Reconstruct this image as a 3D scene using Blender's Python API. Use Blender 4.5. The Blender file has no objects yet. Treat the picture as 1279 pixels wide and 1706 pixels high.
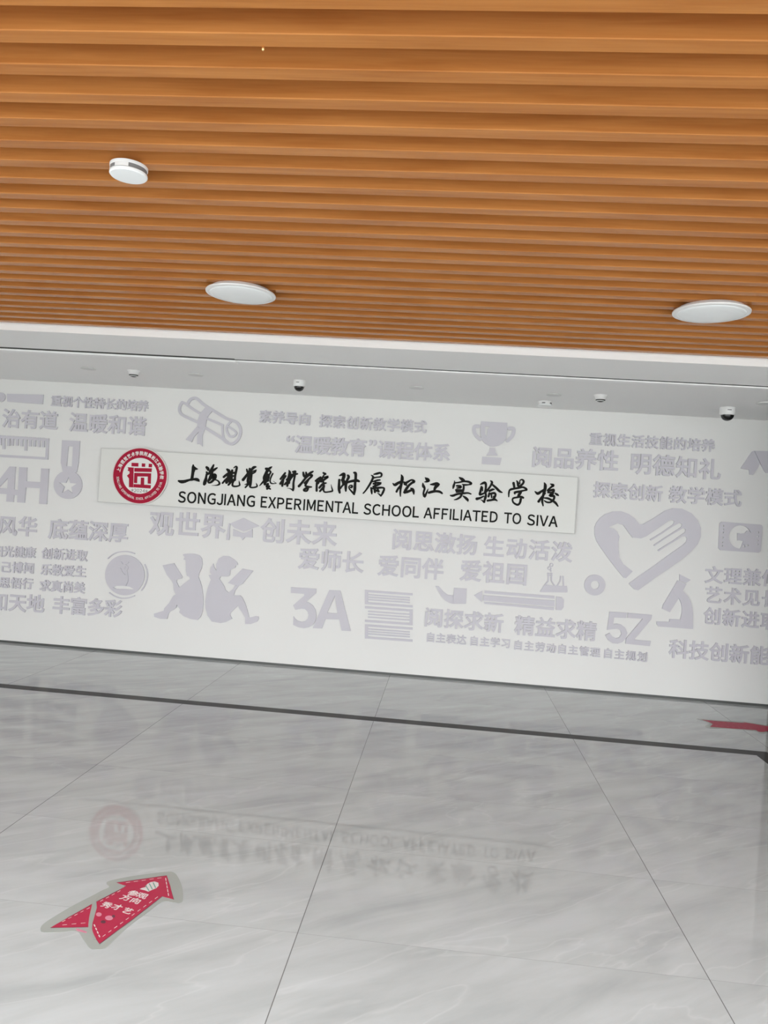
import bpy, bmesh, math, random
from mathutils import Vector, Matrix

scene = bpy.context.scene
C = scene.collection

# ------------------------------------------------------------------ camera
W_PX, H_PX = 1279.0, 1706.0
F_PX = 1265.37
YAW, PITCH, ROLL = 0.08282596, 0.00027545, 0.06645037
CAM = Vector((0.0, -7.46096505, 1.59331354))
_cy, _sy, _cp, _sp = math.cos(YAW), math.sin(YAW), math.cos(PITCH), math.sin(PITCH)
FWD = Vector((-_sy * _cp, _cy * _cp, _sp))
_r = Vector((_cy, _sy, 0.0)); _u = _r.cross(FWD)
RIGHT = math.cos(ROLL) * _r + math.sin(ROLL) * _u
UP = -math.sin(ROLL) * _r + math.cos(ROLL) * _u
cam_d = bpy.data.cameras.new('camera')
cam_d.sensor_fit = 'HORIZONTAL'; cam_d.sensor_width = 36.0
cam_d.lens = F_PX / W_PX * 36.0
cam_d.clip_start = 0.05; cam_d.clip_end = 200
cam = bpy.data.objects.new('camera', cam_d); C.objects.link(cam)
_m = Matrix((RIGHT, UP, -FWD)).transposed().to_4x4(); _m.translation = CAM
cam.matrix_world = _m
scene.camera = cam

# ------------------------------------------------------------------ sky, exposure
world = bpy.data.worlds.new('overcast_sky'); scene.world = world
world.use_nodes = True
bg = world.node_tree.nodes['Background']
bg.inputs[0].default_value = (0.95, 0.98, 1.0, 1); bg.inputs[1].default_value = 3.0
scene.view_settings.view_transform = 'Standard'
scene.view_settings.look = 'None'
scene.view_settings.exposure = 0.70
scene.view_settings.gamma = 1.0
scene.view_settings.use_curve_mapping = False
scene.cycles.max_bounces = 12
scene.cycles.diffuse_bounces = 8

# room measures (metres): back wall at y = 0, floor z = 0
SOFFIT = 2.70          # white dropped ceiling
SLAT_Z = 2.745         # underside of the wooden slats
X0, X1 = -5.2, 5.4    # side walls
Y_OPEN = -6.75 
Y_FASCIA = -2.345      # where slats meet the white dropped ceiling


# ------------------------------------------------------------------ helpers
def ray(px, py):
    return FWD + (px - W_PX / 2) / F_PX * RIGHT - (py - H_PX / 2) / F_PX * UP

def on_wall(px, py, h=0.0):            # photo point -> (x, z) on the plane h in front of the back wall
    d = ray(px, py); t = (-h - CAM.y) / d.y
    p = CAM + t * d
    return (p.x, p.z)

def on_level(px, py, z=0.0):           # photo point -> (x, y) on a horizontal plane
    d = ray(px, py); t = (z - CAM.z) / d.z
    p = CAM + t * d
    return (p.x, p.y)

def crop(x0, y0, s, pts):              # measured crop coordinates -> photo pixels
    return [(x0 + q[0] / s, y0 + q[1] / s) + tuple(v / s for v in q[2:]) for q in pts]

def wallmap(p, h):                     # 2D wall coordinates + standoff -> world
    return Vector((p[0], -h, p[1]))

def floormap(p, h):
    return Vector((p[0], p[1], h))

def mesh_obj(name, verts, faces, mat, parent=None, loc=None, smooth=False):
    me = bpy.data.meshes.new(name)
    org = Vector(parent.location) if parent is not None else (Vector(loc) if loc is not None else Vector((0, 0, 0)))
    par = parent
    while par is not None and par.parent is not None:
        par = par.parent; org = org + Vector(par.location)
    me.from_pydata([tuple(Vector(v) - org) for v in verts], [], faces)
    bm = bmesh.new(); bm.from_mesh(me)
    bmesh.ops.recalc_face_normals(bm, faces=bm.faces)
    bm.to_mesh(me); bm.free()
    me.materials.append(mat)
    if smooth:
        for p in me.polygons: p.use_smooth = True
        me.set_sharp_from_angle(angle=math.radians(40))
    o = bpy.data.objects.new(name, me)
    if parent is not None: o.parent = parent
    elif loc is not None: o.location = loc
    C.objects.link(o)
    return o

def tag(o, label=None, cat=None, group=None, kind=None):
    if label: o['label'] = label
    if cat: o['category'] = cat
    if group: o['group'] = group
    if kind: o['kind'] = kind
    return o

def thing(name, loc, label, cat, group=None):
    o = bpy.data.objects.new(name, None); C.objects.link(o)
    o.location = loc; o.empty_display_size = 0.05
    return tag(o, label, cat, group)

def box(x0, x1, y0, y1, z0, z1):
    v = [(x, y, z) for x in (x0, x1) for y in (y0, y1) for z in (z0, z1)]
    f = [(0, 1, 3, 2), (4, 6, 7, 5), (0, 4, 5, 1), (2, 3, 7, 6), (0, 2, 6, 4), (1, 5, 7, 3)]
    return v, f

def join(*parts):
    V, Fc = [], []
    for v, f in parts:
        n = len(V); V += list(v); Fc += [tuple(i + n for i in q) for q in f]
    return V, Fc

def smooth_loop(pts, n=4, closed=True):
    out = []; N = len(pts)
    rng = range(N) if closed else range(N - 1)
    for i in rng:
        if closed: p0, p1, p2, p3 = (pts[(i + k) % N] for k in (-1, 0, 1, 2))
        else: p0, p1, p2, p3 = pts[max(i - 1, 0)], pts[i], pts[i + 1], pts[min(i + 2, N - 1)]
        for k in range(n):
            t = k / n
            out.append(tuple(0.5 * (2 * b + (c - a) * t + (2 * a - 5 * b + 4 * c - d) * t * t + (3 * b - a - 3 * c + d) * t ** 3)
                             for a, b, c, d in zip(p0, p1, p2, p3)))
    if not closed: out.append(tuple(pts[-1]))
    return out

def prism(loops, h0, h1, fmap):        # filled outline with holes (2D loops) raised from h0 to h1
    cu = bpy.data.curves.new('tmp', 'CURVE'); cu.dimensions = '2D'; cu.fill_mode = 'BOTH'
    cu.extrude = 0.5
    for L in loops:
        sp = cu.splines.new('POLY'); sp.points.add(len(L) - 1); sp.use_cyclic_u = True
        for q, p in zip(sp.points, L): q.co = (p[0], p[1], 0, 1)
    o = bpy.data.objects.new('tmp', cu)
    me = bpy.data.meshes.new_from_object(o)
    V = [fmap((v.co.x, v.co.y), h0 + (v.co.z + 0.5) * (h1 - h0)) for v in me.vertices]
    Fc = [tuple(p.vertices) for p in me.polygons]
    bpy.data.objects.remove(o); bpy.data.curves.remove(cu); bpy.data.meshes.remove(me)
    return V, Fc

def glyph(ch, bold=0.0):               # glyph outline in em units as flat (verts 2D+z, faces)
    key = (ch, bold)
    if ch == '\uff29' and key not in glyph.cache:          # capital I as a plain bar without serifs
        w = 0.045 + bold
        glyph.cache[key] = box(0.5 - w, 0.5 + w, -bold, 0.735 + bold, -0.5, 0.5)
    if key not in glyph.cache:
        cu = bpy.data.curves.new('tmp', 'FONT'); cu.body = ch; cu.extrude = 0.5; cu.bevel_depth = bold; cu.bevel_resolution = 0
        cu.resolution_u = 4
        o = bpy.data.objects.new('tmp', cu)
        me = bpy.data.meshes.new_from_object(o)
        glyph.cache[key] = ([tuple(v.co) for v in me.vertices], [tuple(p.vertices) for p in me.polygons])
        bpy.data.objects.remove(o); bpy.data.curves.remove(cu); bpy.data.meshes.remove(me)
    return glyph.cache[key]
glyph.cache = {}

def glyph_at(ch, c, ex, ey, h0, h1, fmap, bold=0.0, anchor=(0.5, 0.36)):
    """glyph with its em-box point `anchor` at 2D point c; ex, ey are 2D vectors of one em to the right and upward"""
    v, f = glyph(ch, bold)
    V = []
    for x, y, z in v:
        a, b = x - anchor[0], y - anchor[1]
        V.append(fmap((c[0] + a * ex[0] + b * ey[0], c[1] + a * ex[1] + b * ey[1]), h0 + (z + 0.5) * (h1 - h0)))
    return V, f

def brush(pts, h0, h1, fmap, mapper, sm=True, n=4):
    """one brush stroke: pts = (px, py, width px), swept flat and raised from h0 to h1"""
    P = smooth_loop(pts, n, closed=False) if (sm and len(pts) > 2) else list(pts)
    c = [mapper(p[0], p[1]) for p in P]
    k = mapper(pts[0][0] + 1, pts[0][1]); s = abs(k[0] - c[0][0])
    w = [max(p[2], 0.2) * s / 2 for p in P]
    V, Fc = [], []
    N = len(P)
    for i in range(N):
        a, b = c[max(i - 1, 0)], c[min(i + 1, N - 1)]
        dx, dy = b[0] - a[0], b[1] - a[1]; l = math.hypot(dx, dy) or 1
        nx, ny = -dy / l * w[i], dx / l * w[i]
        for h in (h0, h1):
            V.append(fmap((c[i][0] + nx, c[i][1] + ny), h)); V.append(fmap((c[i][0] - nx, c[i][1] - ny), h))
    for i in range(N - 1):
        a, b = 4 * i, 4 * i + 4
        Fc += [(a, b, b + 1, a + 1), (a + 2, a + 3, b + 3, b + 2), (a, a + 2, b + 2, b), (a + 1, b + 1, b + 3, a + 3)]
    Fc += [(0, 1, 3, 2), (4 * N - 4, 4 * N - 2, 4 * N - 1, 4 * N - 3)]
    out = (V, Fc)
    for i in (0, N - 1):
        loop = [(c[i][0] + w[i] * math.cos(t * math.pi / 6), c[i][1] + w[i] * math.sin(t * math.pi / 6)) for t in range(12)]
        vv = [fmap(q, h0) for q in loop] + [fmap(q, h1 - 1e-5) for q in loop]
        ff = [tuple(range(12)), tuple(range(12, 24))] + [(t, (t + 1) % 12, 12 + (t + 1) % 12, 12 + t) for t in range(12)]
        out = join(out, (vv, ff))
    return out

def lathe(profile, c, n=48):           # profile = [(r, z)], closed of revolution about vertical axis at c
    V, Fc = [], []
    for r, z in profile:
        for k in range(n):
            a = 2 * math.pi * k / n
            V.append((c[0] + r * math.cos(a), c[1] + r * math.sin(a), c[2] + z))
    m = len(profile)
    for i in range(m - 1):
        for k in range(n):
            Fc.append((i * n + k, i * n + (k + 1) % n, (i + 1) * n + (k + 1) % n, (i + 1) * n + k))
    Fc.append(tuple(range(n))); Fc.append(tuple((m - 1) * n + k for k in range(n)))
    return V, Fc


# ------------------------------------------------------------------ materials
def srgb(r, g, b):
    f = lambda c: (c / 255 / 12.92) if c / 255 <= 0.04045 else ((c / 255 + 0.055) / 1.055) ** 2.4
    return (f(r), f(g), f(b), 1)

def mat(name, col, rough=0.5, metal=0.0, spec=0.5, noise=0.03, nscale=6.0, alpha=1.0):
    m = bpy.data.materials.new(name); m.use_nodes = True
    nt = m.node_tree; b = nt.nodes['Principled BSDF']
    b.inputs['Roughness'].default_value = rough; b.inputs['Metallic'].default_value = metal
    b.inputs['Specular IOR Level'].default_value = spec
    b.inputs['Alpha'].default_value = alpha
    tc = nt.nodes.new('ShaderNodeTexCoord')
    nz = nt.nodes.new('ShaderNodeTexNoise'); nz.inputs['Scale'].default_value = nscale; nz.inputs['Detail'].default_value = 4
    mx = nt.nodes.new('ShaderNodeMix'); mx.data_type = 'RGBA'
    mx.inputs[6].default_value = tuple(c * (1 - noise) for c in col[:3]) + (1,)
    mx.inputs[7].default_value = tuple(min(c * (1 + noise), 1) for c in col[:3]) + (1,)
    nt.links.new(tc.outputs['Object'], nz.inputs['Vector'])
    nt.links.new(nz.outputs['Fac'], mx.inputs[0])
    nt.links.new(mx.outputs[2], b.inputs['Base Color'])
    return m

M_WALL = mat('white_wall_paint', (0.80, 0.80, 0.78, 1), 0.55, spec=0.3, noise=0.012, nscale=1.5)
M_SOFF = mat('white_ceiling_paint', (0.91, 0.91, 0.90, 1), 0.7, spec=0.25, noise=0.01, nscale=1.0)
M_COVER = mat('cover_plate_paint', (0.76, 0.76, 0.75, 1), 0.6, spec=0.2, noise=0.01)
M_BLOCK = mat('shade_block_dark', (0.035, 0.035, 0.033, 1), 0.5, noise=0.02)  # near-black, for the unseen block that shades the wall
M_LET = mat('lilac_acrylic', (0.60, 0.585, 0.63, 1), 0.35, spec=0.3, noise=0.015)
M_SIGN = mat('sign_white_acrylic', (0.755, 0.76, 0.725, 1), 0.35, spec=0.4, noise=0.006)
M_EDGE_SHADE = mat('sign_edge_shade', (0.52, 0.52, 0.50, 1), 0.4, noise=0.02)  # grey of the shadow line round the sign board
M_BLACK = mat('black_lettering', (0.010, 0.010, 0.008, 1), 0.55, spec=0.12, noise=0.05)
M_RED = mat('emblem_crimson', (0.40, 0.010, 0.040, 1), 0.5, spec=0.15, noise=0.04)
M_EMW = mat('emblem_white', (0.80, 0.80, 0.77, 1), 0.4, noise=0.01)
M_EMRIM = mat('emblem_edge', (0.72, 0.66, 0.64, 1), 0.35, noise=0.02)
M_GREYTXT = mat('grey_print', (0.10, 0.12, 0.11, 1), 0.5)
M_PLASTIC = mat('white_plastic', (0.80, 0.80, 0.79, 1), 0.4, noise=0.01)
M_LENS = mat('opal_diffuser', (0.88, 0.91, 0.91, 1), 0.25, noise=0.008)
M_VENT = mat('grey_vent_mesh', (0.20, 0.20, 0.20, 1), 0.6, noise=0.15, nscale=200)
M_DOME = mat('black_dome', (0.01, 0.01, 0.01, 1), 0.08, spec=0.6, noise=0.05)
M_DARK = mat('dark_gap', (0.06, 0.06, 0.055, 1), 0.6, noise=0.1)
M_BRASS = mat('brass', (0.80, 0.55, 0.25, 1), 0.25, metal=0.9)
M_ALU = mat('white_metal_trim', (0.92, 0.92, 0.91, 1), 0.35, noise=0.01)
M_BASE = mat('dark_base_strip', (0.085, 0.09, 0.085, 1), 0.4, noise=0.1)
M_STRIP = mat('dark_grey_marble_strip', (0.06, 0.06, 0.058, 1), 0.15, spec=0.02, noise=0.12, nscale=9)
M_GROUND = mat('pale_paving', (0.50, 0.50, 0.48, 1), 0.8, noise=0.08)
M_FILM = mat('clear_vinyl_film', (0.50, 0.53, 0.49, 1), 0.30, noise=0.02, alpha=0.5)
M_STRED = mat('sticker_crimson', (0.42, 0.022, 0.065, 1), 0.45, spec=0.2, noise=0.08, nscale=25)
M_STWHITE = mat('sticker_white', (0.66, 0.62, 0.60, 1), 0.4)
M_STPINK = mat('sticker_pink', (0.60, 0.22, 0.30, 1), 0.4)
M_STGREEN = mat('sticker_green', (0.12, 0.30, 0.24, 1), 0.4)
M_STDARK = mat('sticker_dark_edge', (0.12, 0.03, 0.05, 1), 0.4)

def wood_material():
    m = bpy.data.materials.new('honey_wood_laminate'); m.use_nodes = True
    nt = m.node_tree; b = nt.nodes['Principled BSDF']; L = nt.links.new
    geo = nt.nodes.new('ShaderNodeNewGeometry')
    mp = nt.nodes.new('ShaderNodeMapping'); mp.inputs['Scale'].default_value = (1.6, 22, 22)
    L(geo.outputs['Position'], mp.inputs['Vector'])
    n1 = nt.nodes.new('ShaderNodeTexNoise'); n1.inputs['Scale'].default_value = 1.0; n1.inputs['Detail'].default_value = 6
    n1.inputs['Distortion'].default_value = 0.6
    L(mp.outputs[0], n1.inputs['Vector'])
    mp2 = nt.nodes.new('ShaderNodeMapping'); mp2.inputs['Scale'].default_value = (6, 160, 160)
    L(geo.outputs['Position'], mp2.inputs['Vector'])
    n2 = nt.nodes.new('ShaderNodeTexNoise'); n2.inputs['Scale'].default_value = 1.0; n2.inputs['Detail'].default_value = 3
    L(mp2.outputs[0], n2.inputs['Vector'])
    ad = nt.nodes.new('ShaderNodeMath'); ad.operation = 'MULTIPLY_ADD'; ad.inputs[1].default_value = 0.35
    L(n2.outputs['Fac'], ad.inputs[0]); L(n1.outputs['Fac'], ad.inputs[2])
    cr = nt.nodes.new('ShaderNodeValToRGB')
    e = cr.color_ramp.elements
    e[0].position = 0.38; e[0].color = (0.365, 0.128, 0.031, 1)
    e[1].position = 0.92; e[1].color = (0.53, 0.22, 0.063, 1)
    L(ad.outputs[0], cr.inputs[0]); L(cr.outputs[0], b.inputs['Base Color'])
    b.inputs['Roughness'].default_value = 0.2
    b.inputs['Specular IOR Level'].default_value = 0.13
    return m
M_WOOD = wood_material()

TILE_X0, TILE_W, TILE_Y0, TILE_D = -0.4525, 1.4975, -4.645, 0.753
def floor_material():
    m = bpy.data.materials.new('grey_veined_marble_tile'); m.use_nodes = True
    nt = m.node_tree; b = nt.nodes['Principled BSDF']; L = nt.links.new
    def math_(op, a, c=None, d=None):
        n = nt.nodes.new('ShaderNodeMath'); n.operation = op
        for i, v in enumerate((a, c, d)):
            if v is None: continue
            if isinstance(v, (int, float)): n.inputs[i].default_value = v
            else: L(v, n.inputs[i])
        return n.outputs[0]
    geo = nt.nodes.new('ShaderNodeNewGeometry')
    sep = nt.nodes.new('ShaderNodeSeparateXYZ'); L(geo.outputs['Position'], sep.inputs[0])
    u = math_('DIVIDE', math_('SUBTRACT', sep.outputs[0], TILE_X0), TILE_W)
    v = math_('DIVIDE', math_('SUBTRACT', sep.outputs[1], TILE_Y0), TILE_D)
    iu, iv = math_('FLOOR', u), math_('FLOOR', v)
    fu, fv = math_('SUBTRACT', u, iu), math_('SUBTRACT', v, iv)
    def edge(f, size):
        d = math_('MINIMUM', f, math_('SUBTRACT', 1.0, f))
        return math_('MULTIPLY', d, size)
    du, dv = edge(fu, TILE_W), edge(fv, TILE_D)
    ju = math_('LESS_THAN', du, 0.0018)
    jv = math_('MULTIPLY', math_('LESS_THAN', dv, 0.0010), 0.45)
    joint = math_('MAXIMUM', ju, jv)
    tid = math_('ADD', math_('MULTIPLY', iu, 7.31), math_('MULTIPLY', iv, 3.17))
    wn = nt.nodes.new('ShaderNodeTexWhiteNoise'); wn.noise_dimensions = '1D'; L(tid, wn.inputs['W'])
    off = nt.nodes.new('ShaderNodeVectorMath'); off.operation = 'SCALE'; off.inputs['Scale'].default_value = 20
    L(wn.outputs['Color'], off.inputs[0])
    add = nt.nodes.new('ShaderNodeVectorMath'); add.operation = 'ADD'
    L(geo.outputs['Position'], add.inputs[0]); L(off.outputs[0], add.inputs[1])
    mp = nt.nodes.new('ShaderNodeMapping'); mp.inputs['Rotation'].default_value = (0, 0, math.radians(36))
    mp.vector_type = 'TEXTURE'
    L(add.outputs[0], mp.inputs['Vector'])
    mp2 = nt.nodes.new('ShaderNodeMapping'); mp2.inputs['Scale'].default_value = (1.0, 4.2, 1.0)
    L(mp.outputs[0], mp2.inputs['Vector'])
    n1 = nt.nodes.new('ShaderNodeTexNoise'); n1.inputs['Scale'].default_value = 1.6; n1.inputs['Detail'].default_value = 8
    n1.inputs['Roughness'].default_value = 0.55; n1.inputs['Distortion'].default_value = 0.5
    L(mp2.outputs[0], n1.inputs['Vector'])
    cr = nt.nodes.new('ShaderNodeValToRGB'); e = cr.color_ramp.elements
    e[0].position = 0.28; e[0].color = (0.385, 0.405, 0.405, 1)
    e[1].position = 0.72; e[1].color = (0.515, 0.54, 0.545, 1)
    k = cr.color_ramp.elements.new(0.5); k.color = (0.46, 0.48, 0.48, 1)
    L(n1.outputs['Fac'], cr.inputs[0])
    n2 = nt.nodes.new('ShaderNodeTexNoise'); n2.inputs['Scale'].default_value = 0.8; n2.inputs['Detail'].default_value = 4
    n2.inputs['Distortion'].default_value = 0.5
    L(mp2.outputs[0], n2.inputs['Vector'])
    vd = math_('DIVIDE', math_('ABSOLUTE', math_('SUBTRACT', n2.outputs['Fac'], 0.53)), 0.022)
    vein = math_('MULTIPLY', math_('POWER', math_('MAXIMUM', math_('SUBTRACT', 1.0, vd), 0.0), 2.0), 0.13)
    m1 = nt.nodes.new('ShaderNodeMix'); m1.data_type = 'RGBA'
    L(vein, m1.inputs[0]); L(cr.outputs[0], m1.inputs[6]); m1.inputs[7].default_value = (0.80, 0.82, 0.82, 1)
    m2 = nt.nodes.new('ShaderNodeMix'); m2.data_type = 'RGBA'
    L(joint, m2.inputs[0]); L(m1.outputs[2], m2.inputs[6]); m2.inputs[7].default_value = (0.16, 0.16, 0.155, 1)
    L(m2.outputs[2], b.inputs['Base Color'])
    b.inputs['Roughness'].default_value = 0.022
    b.inputs['Specular IOR Level'].default_value = 0.45
    return m
M_FLOOR = floor_material()

# ------------------------------------------------------------------ the room
def struct(name, geom, m, label=None):
    o = mesh_obj(name, geom[0], geom[1], m)
    tag(o, label, None, None, 'structure')
    return o

struct('floor', box(X0, X1, -9.0, 0.2, -0.1, 0.0), M_FLOOR, 'polished pale grey marble tile floor')
struct('ground_outside', box(-30, 30, -45, -9.0, -0.12, -0.02), M_GROUND, 'pale paving outside the open entrance')
struct('wall_back', box(X0, X1, 0.0, 0.2, 0.022, 2.95), M_WALL, 'white back wall carrying the raised lettering')
struct('baseboard_back', box(X0, X1, -0.002, 0.1, 0.0, 0.022), M_BASE, 'thin dark strip at the foot of the white wall')
struct('wall_left', box(X0 - 0.2, X0, Y_OPEN, 0.2, 0.0, 2.95), M_WALL)
struct('wall_right', box(X1, X1 + 0.2, Y_OPEN, 0.2, 0.0, 2.95), M_WALL)
struct('shade_block', box(3.135, 3.7, -1.6, -0.002, 0.0, SOFFIT), M_BLOCK, 'added dark block out of view, shading the right end of the white wall')  # unseen block, added and sized to darken the right end of the wall
# white dropped ceiling, in two slabs with the shutter slot between them
SLOT_A, SLOT_B = -1.715, -1.655
struct('ceiling_front', box(X0, X1, Y_FASCIA, SLOT_A, SOFFIT, 2.95), M_SOFF, 'white dropped ceiling in front of the shutter slot')
struct('ceiling_rear', box(X0, X1, SLOT_B, 0.0, SOFFIT, 2.95), M_SOFF, 'white dropped ceiling next to the back wall')
struct('ceiling_slot', join(box(X0, X1, SLOT_A, SLOT_B, SOFFIT + 0.06, 2.95), box(X0, X1, SLOT_B - 0.003, SLOT_B, SOFFIT, SOFFIT + 0.06)), M_DARK, 'dark shutter slot in the white ceiling')
struct('trim_1', box(X0, -1.72, SLOT_B, SLOT_B + 0.075, SOFFIT - 0.015, SOFFIT + 0.001), M_ALU, 'white metal trim along the left part of the shutter slot')
struct('trim_2', box(-1.715, X1, SLOT_B, SLOT_B + 0.065, SOFFIT - 0.011, SOFFIT + 0.001), M_ALU, 'thin white trim along the right part of the shutter slot')
struct('trim_3', box(-1.715, X1, SLOT_A, SLOT_A + 0.026, SOFFIT + 0.0005, SOFFIT + 0.05), M_ALU, 'shutter edge inside the slot')
# wooden slat ceiling
def slat_ceiling():
    parts = [box(X0, X1, Y_OPEN, Y_FASCIA, SLAT_Z + 0.085, 2.95)]
    far, pitch, w, hgt, ch = -2.385, 0.14535, 0.053, 0.087, 0.0022
    k = 0
    while far - w > Y_OPEN + 0.02:
        a, b, z0, z1 = far - w, far, SLAT_Z, SLAT_Z + hgt
        prof = [(a, z1), (a, z0 + ch), (a + ch, z0), (b - 0.001, z0), (b, z0 + 0.001), (b, z1)]
        V = [(x, y, z) for x in (X0 + 0.002, X1 - 0.002) for y, z in prof]
        n = len(prof)
        Fc = [tuple(range(n)), tuple(range(n, 2 * n))] + [(i, (i + 1) % n, n + (i + 1) % n, n + i) for i in range(n)]
        parts.append((V, Fc)); far -= pitch
    return join(*parts)
struct('ceiling', slat_ceiling(), M_WOOD, 'honey coloured wooden slat ceiling')
# dark marble border in the floor: across the room, then turning towards the entrance
struct('trim_4', join(box(X0, 2.367, -1.690, -1.575, -0.05, 0.0006), box(2.367, 2.485, -9.0, -1.575, -0.05, 0.0006)), M_STRIP,
       'dark grey marble border strip set in the floor')

# ------------------------------------------------------------------ raised lettering on the back wall
LET_H = 0.015
GRP_TXT = 'raised lilac slogans on the white wall'
GRP_PIC = 'raised lilac picture cut-outs on the white wall'
def base_of(geoms):
    V = [v for g in geoms for v in g[0]]
    return Vector((sum(v[0] for v in V) / len(V), 0.0, min(v[2] for v in V)))

def slogan(text, a, b, em, label, bold=0.022):
    """one slogan: centres of first and last character in the photo, em = character size in pixels"""
    n = len(text); geoms = []
    for i, ch in enumerate(text):
        t = i / (n - 1) if n > 1 else 0
        px, py = a[0] + (b[0] - a[0]) * t, a[1] + (b[1] - a[1]) * t
        c = on_wall(px, py, LET_H); k = on_wall(px + 1, py + 0.07, LET_H)
        s = math.hypot(k[0] - c[0], k[1] - c[1]) * em
        anc = (0.5, 0.36)
        if ch in '“”':
            gv = glyph(ch, bold)[0]
            anc = ((min(q[0] for q in gv) + max(q[0] for q in gv)) / 2, (min(q[1] for q in gv) + max(q[1] for q in gv)) / 2)
        geoms.append(glyph_at(ch, c, (s, 0), (0, s), 0.0003, LET_H, wallmap, bold, anc))
    t = thing('wall_slogan', base_of(geoms), label, 'lettering', GRP_TXT)
    for g in geoms: mesh_obj('character', g[0], g[1], M_LET, t)
    return t

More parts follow.
